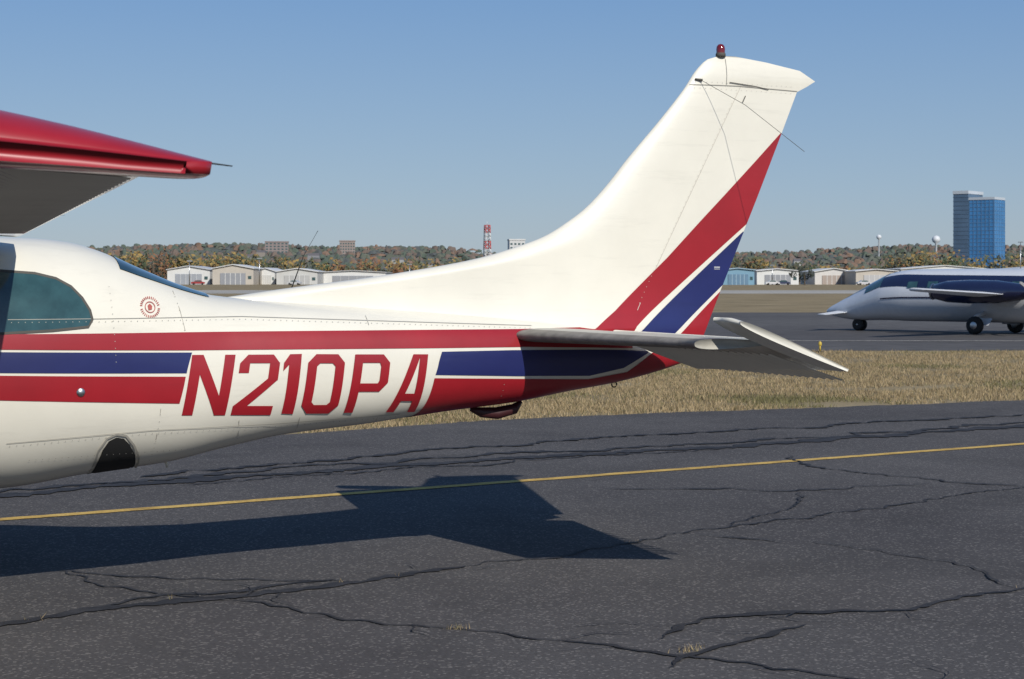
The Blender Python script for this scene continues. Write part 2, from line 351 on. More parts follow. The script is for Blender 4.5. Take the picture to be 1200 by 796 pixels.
# -------- wings
def airfoil(K=24):
    P=[]
    for i in range(K+1): P.append(((1+math.cos(math.pi*i/K))/2,1))
    for i in range(1,K): P.append(((1-math.cos(math.pi*i/K))/2,-1))
    return P
AF=airfoil()
def thk(s_): return 5*(.2969*math.sqrt(s_)-.126*s_-.3516*s_**2+.2843*s_**3-.1015*s_**4)
def wsec(y,le,te,zl,zt,tk,lo=.75,bl=.004):
    o=[]
    for s_,sg in AF:
        x=le+(te-le)*s_;zc=zl+(zt-zl)*s_+.25*tk*math.sin(math.pi*s_)
        o.append((x,y,zc+(thk(s_)*tk*1.0+bl if sg>0 else -thk(s_)*tk*lo-bl)))
    return o
def wparam(y):
    t=(abs(y)-.5)/4.65;return -.45+.22*t, 1.27-.40*t, .70+.01*t, .615+.03*t, .21-.06*t
def loft(name,secs,mat,smooth=True):
    m=len(secs[0]);V=[p for s_ in secs for p in s_];Fc=[]
    for i in range(len(secs)-1):
        for j in range(m): Fc.append((i*m+j,i*m+(j+1)%m,(i+1)*m+(j+1)%m,(i+1)*m+j))
    Fc.append(tuple(range(m)));Fc.append(tuple((len(secs)-1)*m+j for j in range(m))[::-1])
    return mesh(name,V,Fc,mat,AC,smooth)
for sd in (1,-1):
    secs=[]
    for y in [-.3]+[-.5-4.65*i/12 for i in range(13)]:
        le,te,zl,zt,tk=wparam(max(abs(y),.5));secs.append(wsec(y*sd,le,te,zl,zt,tk))
    loft('wing',secs,WINGW)
    le,te,zl,zt,tk=wparam(5.15);tips=[]
    for i in range(15):
        t=i/14;y=5.152+.40*math.sin(t*math.pi/2);c_=max(.12,math.cos(t*math.pi/2)**.75)
        tips.append(wsec(-y*sd,le+.28*(1-c_),te+.07*math.sin(min(1,t*1.6)*math.pi/2)-.06*max(0,t-.8)/.2,zl-.03*t,zt-.008*t,tk*1.05*c_,.8,.004+.015*math.sin(min(1,t*1.3)*math.pi/1.25)))
    loft('wing_tip',tips,RED)
    V=[];Fc=[]
    def und(x,y,off):
        le,te,zl,zt,tk=wparam(y);s_=(x-le)/(te-le)
        return zl+(zt-zl)*s_+.25*tk*math.sin(math.pi*s_)-thk(s_)*tk*.75-.004-off
    y=5.08
    while y>1.0:   # V-shaped chordwise corrugations pressed into aileron and flap skins
        le,te,_,_,_=wparam(y);c0=le+(te-le)*.70;c1=te-.02;b=len(V)
        for i in range(6):
            x=c0+(c1-c0)*i/5;hgt=.028*(1-i/6.2) if i>0 else .001
            V+= [(x,-(y+.010)*sd,und(x,y+.010,.001)),(x,-y*sd,und(x,y,hgt)),(x,-(y-.05)*sd,und(x,y-.05,.001))]
        for i in range(5):
            for j in range(2): k=b+i*3+j;Fc.append((k,k+1,k+4,k+3))
        y-=.085
    mesh('aileron_corrugation',V,Fc,WINGW,AC)
    for (ya,yb,fa,fb) in ((.7,5.1,.655,.69),(2.98,2.995,.70,1.0)):
        V=[];Fc=[];n=30
        for i in range(n+1):
            y=ya+(yb-ya)*i/n;le,te,_,_,_=wparam(y)
            for f in (fa,fb):
                x=le+(te-le)*f;V.append((x,-y*sd,und(x,y,.003)))
        for i in range(n): Fc.append((2*i,2*i+1,2*i+3,2*i+2))
        mesh('aileron_gap',V,Fc,SEAMD,AC)
    tube('static_wick',[(.86,-5.44*sd,.665),(1.0,-5.47*sd,.648)],[.0035,.0015],BLACK,AC,n=6)
    tube('static_wick',[(.90,-5.35*sd,.645),(.97,-5.36*sd,.635)],[.0035,.0015],BLACK,AC,n=6)
    tube('gear_leg',[(.6,-.35*sd,-.58),(.68,-.9*sd,-.82),(.74,-1.3*sd,-.98)],[.045,.035,.03],WHITE,AC)
    lathe('main_wheel',[(.0,-.07),(.1,-.075),(.17,-.08),(.205,-.055),(.215,0),(.205,.055),(.17,.08),(.1,.075),(0,.07)],(.76,-1.38*sd,-.985),BLACK,AC,'y',28)
tube('nose_strut',[(-1.9,0,-.4),(-1.95,0,-.98)],.035,METAL,AC)
lathe('nose_wheel',[(.0,-.06),(.1,-.065),(.15,-.065),(.185,-.04),(.19,0),(.185,.04),(.15,.065),(.1,.065),(0,.06)],(-1.97,0,-1.01),BLACK,AC,'y',24)
lathe('spinner',[(.17,0),(.15,-.1),(.1,-.22),(.0,-.32)],(-2.5,0,-.07),WHITE,AC,'x')
for k in range(3):
    a=k*2.094+.4;d=Vector((0,math.cos(a),math.sin(a)));c0=Vector((-2.6,0,-.07));w=Vector((.35,-math.sin(a)*.9,math.cos(a)*.9))
    ww=[.03,.065,.07,.06,.02]
    V=[];Fc=[]
    for i,r in enumerate([.12,.35,.6,.85,1.0]):
        q=c0+d*r;V+=[q-w*ww[i],q+w*ww[i],q+Vector((.012,0,0))]
    for i in range(4):
        for j in range(3): Fc.append((i*3+j,i*3+(j+1)%3,i*3+3+(j+1)%3,i*3+3+j))
    mesh('propeller_blade',V,Fc,BLACK,AC)
tube('whip_antenna',[(2.72,.0,.27),(2.82,.0,.53),(2.90,.0,.665)],[.004,.0025,.0015],BLACK,AC,n=6)
# ============================================================ ground
TH=math.radians(23.5);RX,RY=math.cos(TH),-math.sin(TH);FX,FY=math.sin(TH),math.cos(TH)
def af(r,d,z=0): return (r*RX+d*FX,r*RY+d*FY,z)
def groundmat(name,c1,c2,c3,sc,fine,rough=.95,bump=.4,speck=0,blotch=0):
    m,nt,b=newmat(name);g=N(nt,'ShaderNodeNewGeometry')
    n1=N(nt,'ShaderNodeTexNoise',Scale=float(sc),Detail=8.,Roughness=.6);n2=N(nt,'ShaderNodeTexNoise',Scale=float(fine),Detail=4.,Roughness=.7)
    for n in(n1,n2): nt.links.new(g.outputs['Position'],n.inputs['Vector'])
    cr=N(nt,'ShaderNodeValToRGB');e=cr.color_ramp.elements;e[0].position=.32;e[0].color=c1+(1,);e[1].position=.68;e[1].color=c3+(1,)
    k=e.new(.5);k.color=c2+(1,);nt.links.new(n1.outputs['Fac'],cr.inputs[0])
    mr=N(nt,'ShaderNodeMapRange');mr.inputs[1].default_value=.3;mr.inputs[2].default_value=.7;mr.inputs[3].default_value=.72;mr.inputs[4].default_value=1.28
    nt.links.new(n2.outputs['Fac'],mr.inputs[0])
    mu=N(nt,'ShaderNodeMix',data_type='RGBA',blend_type='MULTIPLY');mu.inputs[0].default_value=1
    nt.links.new(cr.outputs[0],mu.inputs[6]);nt.links.new(mr.outputs[0],mu.inputs[7]);last=mu.outputs[2]
    if speck:
        vo=N(nt,'ShaderNodeTexVoronoi',Scale=85.);nt.links.new(g.outputs['Position'],vo.inputs['Vector'])
        sep=N(nt,'ShaderNodeSeparateColor');nt.links.new(vo.outputs['Color'],sep.inputs[0])
        gt=N(nt,'ShaderNodeMath',operation='GREATER_THAN');gt.inputs[1].default_value=.90;nt.links.new(sep.outputs[0],gt.inputs[0])
        ms=N(nt,'ShaderNodeMath',operation='MULTIPLY');ms.inputs[1].default_value=speck;nt.links.new(gt.outputs[0],ms.inputs[0])
        mm=N(nt,'ShaderNodeMix',data_type='RGBA');nt.links.new(ms.outputs[0],mm.inputs[0]);nt.links.new(last,mm.inputs[6]);mm.inputs[7].default_value=(.26,.24,.22,1)
        last=mm.outputs[2]
    if blotch: # oil and old-patch stains
        for sc_,lo_,hi_ in ((1.7,.60,.72),(.55,.52,.62),(5.5,.66,.74)):
            n4=N(nt,'ShaderNodeTexNoise',Scale=sc_,Detail=4.,Roughness=.55,Distortion=.6);nt.links.new(g.outputs['Position'],n4.inputs['Vector'])
            r4=N(nt,'ShaderNodeMapRange');r4.inputs[1].default_value=lo_;r4.inputs[2].default_value=hi_;r4.inputs[3].default_value=1;r4.inputs[4].default_value=1-blotch
            nt.links.new(n4.outputs['Fac'],r4.inputs[0])
            m4=N(nt,'ShaderNodeMix',data_type='RGBA',blend_type='MULTIPLY');m4.inputs[0].default_value=1
            nt.links.new(last,m4.inputs[6]);nt.links.new(r4.outputs[0],m4.inputs[7]);last=m4.outputs[2]
    nt.links.new(last,b.inputs['Base Color']);b.inputs['Roughness'].default_value=rough;b.inputs['Specular IOR Level'].default_value=.25
    bp=N(nt,'ShaderNodeBump');bp.inputs['Strength'].default_value=bump;bp.inputs['Distance'].default_value=.01
    nt.links.new(n2.outputs['Fac'],bp.inputs['Height']);nt.links.new(bp.outputs[0],b.inputs['Normal'])
    return m
ASPH=groundmat('asphalt',(.060,.055,.055),(.074,.069,.068),(.090,.084,.082),.35,60.,speck=.5,blotch=.14)
ASPH2=groundmat('far_asphalt',(.075,.070,.070),(.09,.085,.083),(.105,.10,.096),.08,1.5,bump=.1)
GRASS=groundmat('dry_grass',(.17,.13,.07),(.24,.185,.10),(.30,.235,.135),.25,12.)
TAR=groundmat('tar_sealant',(.024,.022,.023),(.032,.030,.031),(.048,.045,.046),3.,40.,rough=.75)
CONC=groundmat('concrete',(.30,.28,.25),(.36,.34,.30),(.42,.39,.35),.05,2.,bump=.1)
YEL=groundmat('yellow_paint',(.34,.22,.07),(.55,.36,.10),(.62,.43,.14),3.5,45.)
def sheet(name,pts,z,mat):
    return mesh(name,[(p[0],p[1],z) for p in pts],[tuple(range(len(pts)))],mat)
S=9000
sheet('ground',[(-S,-S),(S,-S),(S,S),(-S,S)],0,GRASS)
edge=[(-60,4),(-12,12.2),(-3,14.3),(2.17,16.34),(4.2,17.5),(6.23,18.23),(7.8,18.75),(9.35,18.98),(12.9,19.0),(15.6,19.1),(30,20.5),(80,26)]
e2=[]
for a,b in zip(edge,edge[1:]):
    n=max(1,int(math.hypot(b[0]-a[0],b[1]-a[1])/.15)) if a[0]>-5 and b[0]<40 else 1
    for i in range(n): t=i/n;x=a[0]+(b[0]-a[0])*t;y=a[1]+(b[1]-a[1])*t;e2.append((x,y+.16*noise.noise(Vector((x*1.1,0,0)))+.09*noise.noise(Vector((x*5,3,0)))))
e2.append(edge[-1])
sheet('apron_pavement',[(-60,-60)]+[(80,-60)]+e2[::-1],.004,ASPH)
sheet('taxiway_pavement',[af(-120,45),af(-20,40.6),af(4,40.3),af(30,40.8),af(120,44),af(160,92),af(30,86),af(-40,92),af(-160,110)],.004,ASPH2)
sheet('runway_pavement',[af(-900,215),af(900,200),af(900,262),af(-900,285)],.004,CONC)
sheet('taxiway_edge_marking',[af(-30,47.0),af(60,46.2),af(60,46.5),af(-30,47.3)],.010,CONC)
def ribbon(V,Fc,pts,w,z,jit=.03,step=.06,taper=True,seed=0,even=False):
    P=[]
    for a,b in zip(pts,pts[1:]):
        l=math.hypot(b[0]-a[0],b[1]-a[1]);n=max(1,int(l/step))
        for i in range(n): t=i/n;P.append((a[0]+(b[0]-a[0])*t,a[1]+(b[1]-a[1])*t))
    P.append(pts[-1]);b0=len(V);n=len(P)
    for i,(x,y) in enumerate(P):
        a=P[max(0,i-1)];b=P[min(n-1,i+1)];dx,dy=b[0]-a[0],b[1]-a[1];l=math.hypot(dx,dy) or 1;nx,ny=-dy/l,dx/l
        j=jit*(noise.noise(Vector((x*1.7+seed,y*1.7,seed)))*2+noise.noise(Vector((x*7,y*7,seed+5)))*.9+noise.noise(Vector((x*18,y*18,seed+2)))*.4)
        ww=w*((.55+1.3*abs(noise.noise(Vector((x*2.3,y*2.3,seed+9))))+.6*noise.noise(Vector((x*14,y*14,seed)))) if not even else 1+.12*noise.noise(Vector((x*9,y*9,seed))))
        if taper: ww*=min(1,.15+i/8,.15+(n-1-i)/8)
        x+=nx*j;y+=ny*j;V.append((x+nx*ww/2,y+ny*ww/2,z));V.append((x-nx*ww/2,y-ny*ww/2,z))
    for i in range(n-1): k=b0+2*i;Fc.append((k,k+1,k+3,k+2))
V=[];Fc=[]
line=[(-9,10.42),(1.63,12.28),(4.87,12.84),(11.5,13.98),(30,17.2)]
ribbon(V,Fc,line,.125,.0085,jit=.008,step=.05,taper=False,even=True)
mesh('taxi_line',V,Fc,YEL)
V=[];Fc=[]
A=[(.4,8.2),(1.129,8.511),(1.445,8.671),(1.997,8.85),(2.379,8.815),(2.931,8.989),(3.354,9.101),(3.736,9.248)]
Bc=[(1.622,10.008),(1.749,9.56),(2.083,8.943),(2.347,8.698),(2.71,8.051),(3.094,7.504),(3.457,7.017),(3.695,6.683),(3.895,6.324),(4.148,6.025),(4.6,5.3)]
C=[(3.736,9.248),(4.277,9.345),(5.499,9.945),(7.084,10.39),(8.81,11.0),(9.137,11.1),(12,11.8)]
D=[(3.731,7.06),(4.193,7.336),(4.518,7.335),(5.217,7.15),(6.133,7.454),(8,7.9)]
E=[(3.509,6.527),(3.951,6.763),(4.554,7.022)]
Fp=[(-1,13.1),(1.809,13.638),(3.163,14.02),(4.692,14.39),(6.38,14.673),(8.782,14.875),(12.9,15.7),(20,17)]
H=[(8.776,13.884),(8.405,12.702),(9.062,11.014)];I=[(5.493,9.824),(5.874,9.341)]
zz=.0095
for k,(pts,w,j) in enumerate([(A,.105,.04),([(x,y+.13) for x,y in A[2:6]],.045,.06),(Bc,.026,.06),(C,.032,.07),([(3.0,9.05),(2.2,9.5),(1.6,10.0)],.03,.05),(D,.050,.04),(E,.05,.04),(Fp,.24,.06),([(x+.3,y+.36) for x,y in Fp],.11,.12),([(x,y-.24) for x,y in Fp[2:6]],.045,.1),(H,.04,.08),(I,.028,.05),([(6.1,12.3),(7.3,11.6),(8.6,11.5)],.03,.08),([(5.9,10.0),(6.6,10.6),(7.4,11.4)],.025,.08),([(6.13,7.45),(6.3,8.3),(6.0,9.3)],.02,.06),([(3.0,14.5),(6,15.6),(9,16.3),(14,17)],.10,.12)]):
    ribbon(V,Fc,pts,w,zz+.0003*k,jit=j,seed=k*3.3,step=.035)
for k in range(46): # hairline side branches
    src=random.choice([A,A,Bc,C,D,Fp,Fp]);i=random.randrange(len(src)-1);t=random.random();x=src[i][0]+(src[i+1][0]-src[i][0])*t;y=src[i][1]+(src[i+1][1]-src[i][1])*t
    a=random.uniform(0,6.28);l=random.uniform(.15,.6);ribbon(V,Fc,[(x,y),(x+l*.5*math.cos(a),y+l*.5*math.sin(a)),(x+l*math.cos(a+.4),y+l*math.sin(a+.4))],.011,.0145+.0001*k,jit=.03,seed=k,step=.03)
mesh('sealed_cracks',V,Fc,TAR)
# grass blades (one mesh)
GB=[simple('grass_straw',(.36,.275,.155),rough=.9,var=.2),simple('grass_tan',(.26,.195,.105),rough=.9,var=.2),simple('grass_green',(.155,.14,.06),rough=.9,var=.2)]
def blades(name,P,hmin,hmax,w):
    n=len(P);a=rng.uniform(0,2*math.pi,n);h=rng.uniform(hmin,hmax,n);le=rng.uniform(.1,.9,n)*h;b=rng.uniform(0,2*math.pi,n)
    V=np.zeros((n,3,3));V[:,0,0]=P[:,0]-np.cos(a)*w;V[:,0,1]=P[:,1]-np.sin(a)*w;V[:,1,0]=P[:,0]+np.cos(a)*w;V[:,1,1]=P[:,1]+np.sin(a)*w
    V[:,2,0]=P[:,0]+np.cos(b)*le;V[:,2,1]=P[:,1]+np.sin(b)*le;V[:,2,2]=h
    me=bpy.data.meshes.new(name);me.vertices.add(3*n);me.vertices.foreach_set('co',V.reshape(-1));me.loops.add(3*n);me.loops.foreach_set('vertex_index',np.arange(3*n,dtype=np.int32))
    me.polygons.add(n);me.polygons.foreach_set('loop_start',np.arange(0,3*n,3,dtype=np.int32));me.polygons.foreach_set('loop_total',np.full(n,3,dtype=np.int32))
    for m in GB: me.materials.append(m)
    g_=np.array([noise.noise(Vector((x*.35,y*.35,4))) for x,y in P])
    base=rng.choice([0,1,2],n,p=[.48,.42,.10]);base=np.where((g_+rng.normal(0,.12,n))>.34,2,base)
    me.polygons.foreach_set('material_index',base.astype(np.int32));me.update(calc_edges=True);me.validate()
    return link(bpy.data.objects.new(name,me))
n=190000
d=17*np.exp(rng.uniform(0,math.log(40/16.5),n));u=rng.uniform(-.12,.32,n);r=u*d
X=r*RX+d*FX;Y=r*RY+d*FY
ex=np.interp(X,[p[0] for p in edge],[p[1] for p in edge]);cl=np.array([noise.noise(Vector((x*.8,y*.8,0))) for x,y in zip(X,Y)])
k=(Y>ex+rng.exponential(.10,n)-.06)&(d<40.1)&(cl>-.2+rng.uniform(-.3,.1,n))
blades('grass_verge',np.stack([X[k],Y[k]],1),.02,.07,.006)
tf=[]
for (cx,cy,c_) in [(3.017,7.624,26),(3.06,7.60,14),(3.754,6.752,40),(3.82,6.80,20),(2.0,8.86,10),(2.95,9.0,10),(1.3,8.6,10),(6.1,7.45,8),(5.0,9.7,6),(3.3,9.1,10)]:
    for _ in range(c_): tf.append((cx+random.gauss(0,.03),cy+random.gauss(0,.016)))
blades('grass_tufts',np.array(tf),.008,.04,.0022)
# ============================================================ far setting
FOL=[simple('foliage_olive',(.095,.10,.05),rough=.95,var=.3,scale=.3),simple('foliage_green',(.065,.09,.045),rough=.95,var=.3,scale=.3),simple('foliage_rust',(.20,.10,.05),rough=.95,var=.3,scale=.3),simple('foliage_gold',(.27,.185,.06),rough=.95,var=.3,scale=.3),simple('foliage_dark',(.05,.058,.042),rough=.95,var=.3,scale=.3)]
HIL_HAZE=[simple('hill_olive_haze',(.105,.115,.09),rough=1,var=.15,scale=.02),simple('hill_brown_haze',(.15,.115,.095),rough=1,var=.15,scale=.02),simple('hill_rust_haze',(.19,.125,.09),rough=1,var=.15,scale=.02),simple('hill_green_haze',(.085,.11,.085),rough=1,var=.15,scale=.02),simple('hill_dark_haze',(.08,.09,.09),rough=1,var=.15,scale=.02)]  # hill tones lightened and blued: distance haze painted into the base colours
TRUNK=simple('bark',(.09,.07,.05),rough=.95)
def trees(name,items,mats,nleaf,ls,trunk=True):
    V=[];Fc=[];mi=[]
    for (x,y,z,h,w) in items:
        base=random.choice([0,0,1,2,3,3,4][:7]) if len(mats)==5 else random.randrange(len(mats));b=len(V)
        if trunk:
            for i in range(2):
                for k in range(5): a=2*math.pi*k/5;rr=w*.06*(1-.6*i);V.append((x+rr*math.cos(a),y+rr*math.sin(a),z+h*.55*i))
            for k in range(5): Fc.append((b+k,b+(k+1)%5,b+5+(k+1)%5,b+5+k));mi.append(len(mats))
        cl=[(random.gauss(0,w*.26),random.gauss(0,w*.26),h*random.uniform(.28,.86),w*random.uniform(.16,.3)) for _ in range(7)]
        for _ in range(nleaf):
            c_=random.choice(cl);d=Vector((random.gauss(0,1),random.gauss(0,1),random.gauss(0,.8))).normalized()*c_[3]*random.uniform(.6,1.05)
            p=Vector((x+c_[0],y+c_[1],z+c_[2]))+d;p.z=min(p.z,z+h);u=Vector((random.gauss(0,1),random.gauss(0,1),random.gauss(0,1))).normalized();v=u.orthogonal().normalized();s_=ls*random.uniform(.5,1.3)
            b=len(V);V+=[p-u*s_,p-v*s_*.7,p+u*s_,p+v*s_*.7];Fc.append((b,b+1,b+2,b+3));mi.append(base if random.random()<.85 else random.randrange(len(mats)))
    return mesh(name,V,Fc,list(mats)+[TRUNK],None,False,mi)
def tl(px,d): return (px-600)/2100*d
items=[]
def row(p0,p1,dn,df,n,h0,h1):
    for _ in range(n):
        d=random.uniform(dn,df);px=random.uniform(p0,p1);h=random.uniform(h0,h1);x,y,_z=af(tl(px,d),d);items.append((x,y,0,h,h*random.uniform(.8,1.3)))
row(-300,560,700,860,200,6,12);row(100,300,690,760,34,10,14.5);row(560,850,720,850,30,6,11);row(845,1500,700,880,140,5,10.5);row(1040,1130,690,740,26,10,14.5);row(1130,1300,640,700,16,8,13);row(860,900,690,720,6,9,12)
trees('distant_trees',items,FOL,100,.8)
x,y,_z=af(tl(943,520),520)
trees('evergreen_tree',[(x,y,0,6.3,4.6)],[FOL[1],FOL[4]],500,.32)
def ridge(px):
    return lin([(-900,20),(-100,34),(60,44),(120,47),(250,48),(420,49),(520,44),(600,30),(760,34),(860,38),(960,44),(1080,50),(1200,48),(1400,40),(2300,30)],px)
V=[];Fc=[];nx=260;ny=14
for i in range(nx+1):
    px=-900+3200*i/nx
    for j in range(ny+1):
        t=j/ny;d=1500+1700*t;r=tl(px,2500)*(d/2500)
        h=ridge(px)*(math.sin(math.pi*min(1,t*1.25)/2)**1.6)*(1+.18*noise.noise(Vector((px*.006,t*3,0)))+.07*noise.noise(Vector((px*.03,t*5,0))))
        h*=1 if t<.85 else (1-t)/.15*.3+.7
        if j==0:h=-.5
        V.append(af(r,d,h*(d/2500)**.2 if t>0 else -.5))
for i in range(nx):
    for j in range(ny): k=i*(ny+1)+j;Fc.append((k,k+ny+1,k+ny+2,k+1))
HV=V;mesh('hills',V,Fc,HIL_HAZE[0],None,True)
V=[];Fc=[];mi=[]
for _ in range(13000):
    i=random.randrange(nx);j=random.randrange(1,ny-1);a=Vector(HV[i*(ny+1)+j]);b=Vector(HV[(i+1)*(ny+1)+j+1]);p=Vector((random.uniform(a.x,b.x),random.uniform(a.y,b.y),0));p.z=(a.z+b.z)/2-1
    w=random.uniform(3.5,8);h=random.uniform(3,8);b0=len(V);m=random.choice([0,0,1,1,2,3,3,4])
    for k in range(6): an=k*math.pi/3+random.random();rr=w*random.uniform(.7,1.2);V.append(p+Vector((rr*math.cos(an),rr*math.sin(an),random.uniform(-1,2))))
    for k in range(6): an=k*math.pi/3+random.random();rr=w*random.uniform(.35,.75);V.append(p+Vector((rr*math.cos(an),rr*math.sin(an),h*random.uniform(.6,.95))))
    V.append(p+Vector((0,0,h)))
    for k in range(6):
        k2=(k+1)%6;Fc.append((b0+k,b0+k2,b0+6+k2,b0+6+k));Fc.append((b0+6+k,b0+6+k2,b0+12));mi+=[m,m]
mesh('hill_woodland',V,Fc,HIL_HAZE,None,False,mi)
# a few far houses among the trees on the slopes, one settlement object
V=[];Fc=[];mi=[]
for _ in range(16):
    px=random.choice([random.uniform(180,540),random.uniform(870,1190)]);j=random.randrange(2,7);i=int((px+900)/3200*nx);q=HV[i*(ny+1)+j];w,dp,h=random.uniform(7,14),9,random.uniform(3,5);b=len(V);m=random.randrange(3)
    for z in (-2,h):
        for sx,sy in((-1,-1),(1,-1),(1,1),(-1,1)): V.append((q[0]+(sx*w*RX+sy*dp*FX)/2,q[1]+(sx*w*RY+sy*dp*FY)/2,q[2]+z+3))
    V.append((q[0]-w*RX/2,q[1]-w*RY/2,q[2]+h+6));V.append((q[0]+w*RX/2,q[1]+w*RY/2,q[2]+h+6))
    for f in ((0,1,5,4),(1,2,6,5),(2,3,7,6),(3,0,4,7)): Fc.append(tuple(b+t for t in f));mi.append(m)
    for f in ((4,5,9,8),(6,7,8,9),(5,6,9),(7,4,8)): Fc.append(tuple(b+t for t in f));mi.append(3)
mesh('hillside_houses',V,Fc,[simple('house_white',(.32,.32,.31)),simple('house_tan',(.24,.21,.18)),simple('house_grey',(.22,.22,.23)),simple('house_roof',(.13,.12,.12))],None,False,mi)
def hangar(name,px0,px1,d,h,wallc,roofc,doorc,rise=.18,depth=30):
    x0,x1=tl(px0,d),tl(px1,d);w=x1-x0;e=empty(name,af((x0+x1)/2,d),(0,0,-TH))
    wm=simple(name+'_wall',wallc,rough=.6,var=.06,scale=.4);rm=simple(name+'_roof',roofc,rough=.5,var=.08,scale=.3);dm=simple(name+'_door',doorc,rough=.6,var=.08,scale=.5)
    H=h*(1-rise)
    V=[(-w/2,0,0),(w/2,0,0),(w/2,0,H),(0,0,h),(-w/2,0,H)];V+=[(a,depth,c_) for a,b,c_ in V]
    mesh('walls',V,[(0,1,2,3,4),(9,8,7,6,5),(0,5,6,1),(1,6,7,2),(4,9,5,0)],wm,e)
    o=.35;V=[(-w/2-o,-.6,H-.05),(0,-.6,h+.12),(w/2+o,-.6,H-.05),(-w/2-o,depth+.6,H-.05),(0,depth+.6,h+.12),(w/2+o,depth+.6,H-.05)]
    V+=[(a,b,c_+.25) for a,b,c_ in V]
    mesh('roof',V,[(0,3,4,1),(1,4,5,2),(6,7,10,9),(7,8,11,10),(0,1,7,6),(1,2,8,7),(3,9,10,4),(4,10,11,5),(0,6,9,3),(2,5,11,8)],rm,e)
    n=max(1,int(w/14));cw=w/n
    for i in range(n):
        cx=-w/2+cw*(i+.5);box('door',(cx,-.12,H*.36),(cw*.62,.2,H*.72),dm,e)
        for k in range(1,5): box('door_rib',(cx-cw*.31+cw*.62*k/5,-.25,H*.36),(.18,.08,H*.72),rm,e)
        box('side_window',(cx+cw*.41,-.06,H*.45),(cw*.08,.12,1.0),DKGLASS,e)
    return e
W1=(.62,.62,.60);G1=(.40,.40,.39);D1=(.26,.27,.29);T1=(.46,.42,.36)
hangar('metal_hangar',196,246,600,6.0,W1,(.5,.51,.52),(.3,.32,.35));hangar('metal_hangar',249,297,590,6.4,T1,(.62,.62,.6),D1)
hangar('metal_hangar',300,322,610,5.4,W1,(.6,.6,.6),(.5,.5,.48));hangar('metal_hangar',324,372,600,5.2,(.5,.5,.48),(.64,.64,.63),G1);hangar('metal_hangar',375,452,620,4.6,W1,(.42,.42,.42),D1,rise=.1)
hangar('metal_hangar',846,884,560,5.0,(.16,.30,.40),(.30,.42,.5),(.11,.2,.29),rise=.08);hangar('metal_hangar',887,936,590,5.0,W1,(.6,.6,.6),D1,rise=.1)
hangar('metal_hangar',955,1000,600,5.2,(.58,.56,.53),(.62,.62,.6),(.36,.3,.26));hangar('metal_hangar',1003,1052,580,4.8,T1,(.6,.6,.6),(.42,.42,.42),rise=.1);hangar('metal_hangar',1056,1160,640,6.5,W1,(.6,.6,.58),G1)
hangar('metal_hangar',1180,1290,600,6.0,(.5,.48,.44),(.5,.5,.5),D1)
def far_car(px,d,col):
    e=empty('parked_car',af(tl(px,d),d,0),(0,0,-TH+random.uniform(-.2,.2)));m=simple('car_paint',col,rough=.3,coat=.6)
    V=[];pr=[(-2.2,.35),(-2.2,.85),(-1.3,1.0),(-.7,1.45),(.8,1.45),(1.4,1.0),(2.2,.8),(2.2,.35)]
    for y in (-.85,.85):
        for x,z in pr: V.append((x,y,z))
    n=len(pr);mesh('body',V,[tuple(range(n)),tuple(range(n,2*n))[::-1]]+[(i,(i+1)%n,n+(i+1)%n,n+i) for i in range(n)],m,e)
    mesh('side_glass',[(-1.15,-.86,1.0),(-.65,-.86,1.38),(.75,-.86,1.38),(1.2,-.86,1.0)],[(0,1,2,3)],DKGLASS,e)
    for x in (-1.35,1.4):
        for y in (-.8,.8): lathe('wheel',[(0,-.1),(.33,-.1),(.33,.1),(0,.1)],(x,y,.33),BLACK,e,'y',12)
for px,d,c_ in ((345,560,(.5,.5,.5)),(460,575,(.05,.05,.06)),(232,570,(.3,.03,.03)),(905,545,(.6,.6,.6)),(918,548,(.04,.05,.1)),(1012,540,(.5,.5,.52))): far_car(px,d,c_)
TW=empty('glass_office_tower',af(tl(1131,1700),1700),(0,0,-TH+math.radians(-38)))
gb=simple('blue_glass',(.04,.19,.42),rough=.15,var=.22,scale=.07,coat=.4);gd=simple('slate_glass',(.07,.12,.19),rough=.15,var=.18,scale=.07,coat=.4);cw_=simple('tower_frame',(.46,.50,.54),rough=.6);mul=simple('tower_mullion',(.09,.20,.36),rough=.5)
box('glass_block',(17,11,38.5),(25,24,77),gb,TW);box('core_block',(-3.2,14,42),(14.8,34,83),gd,TW)
for k in range(1,21): box('floor_band',(17,11,k*3.7),(25.5,24.5,.5),mul,TW);box('core_floor_band',(-3.2,14,k*4),(15.3,34.5,.6),gd,TW)
for k in range(7): box('mullion',(5+k*4,-1.2,38.5),(.4,.4,77),mul,TW)
for k in range(7): box('mullion_side',(29.7,-.8+k*4,38.5),(.4,.4,77),mul,TW)
box('roof_parapet',(17,11,78.2),(26,25,2.4),cw_,TW);box('core_parapet',(-3.2,14,84.5),(15.8,35,3),cw_,TW)
def block(name,px0,px1,ytop,d,col,n=6):
    x0,x1=tl(px0,d),tl(px1,d);h=(328-ytop)*d/2100+1.6;e=empty(name,af((x0+x1)/2,d),(0,0,-TH+.1));m=simple(name+'_wall',col,rough=.8,var=.08,scale=.05)
    box('walls',(0,0,h/2),(x1-x0,18,h),m,e);box('parapet',(0,0,h+.6),(x1-x0+1,19,1.2),m,e)
    fl=int(h/3.6)
    for k in range(max(0,fl-7),fl):
        for i in range(n): box('window',(-(x1-x0)/2+(x1-x0)*(i+.5)/n,-9.05,k*3.6+2),((x1-x0)/n*.55,.2,1.6),DKGLASS,e)
    return e
block('apartment_block',311,338,284,2350,(.24,.20,.19));block('apartment_block',398,416,283,2350,(.27,.22,.20));block('office_block',596,614,282,1650,(.56,.56,.55),4)
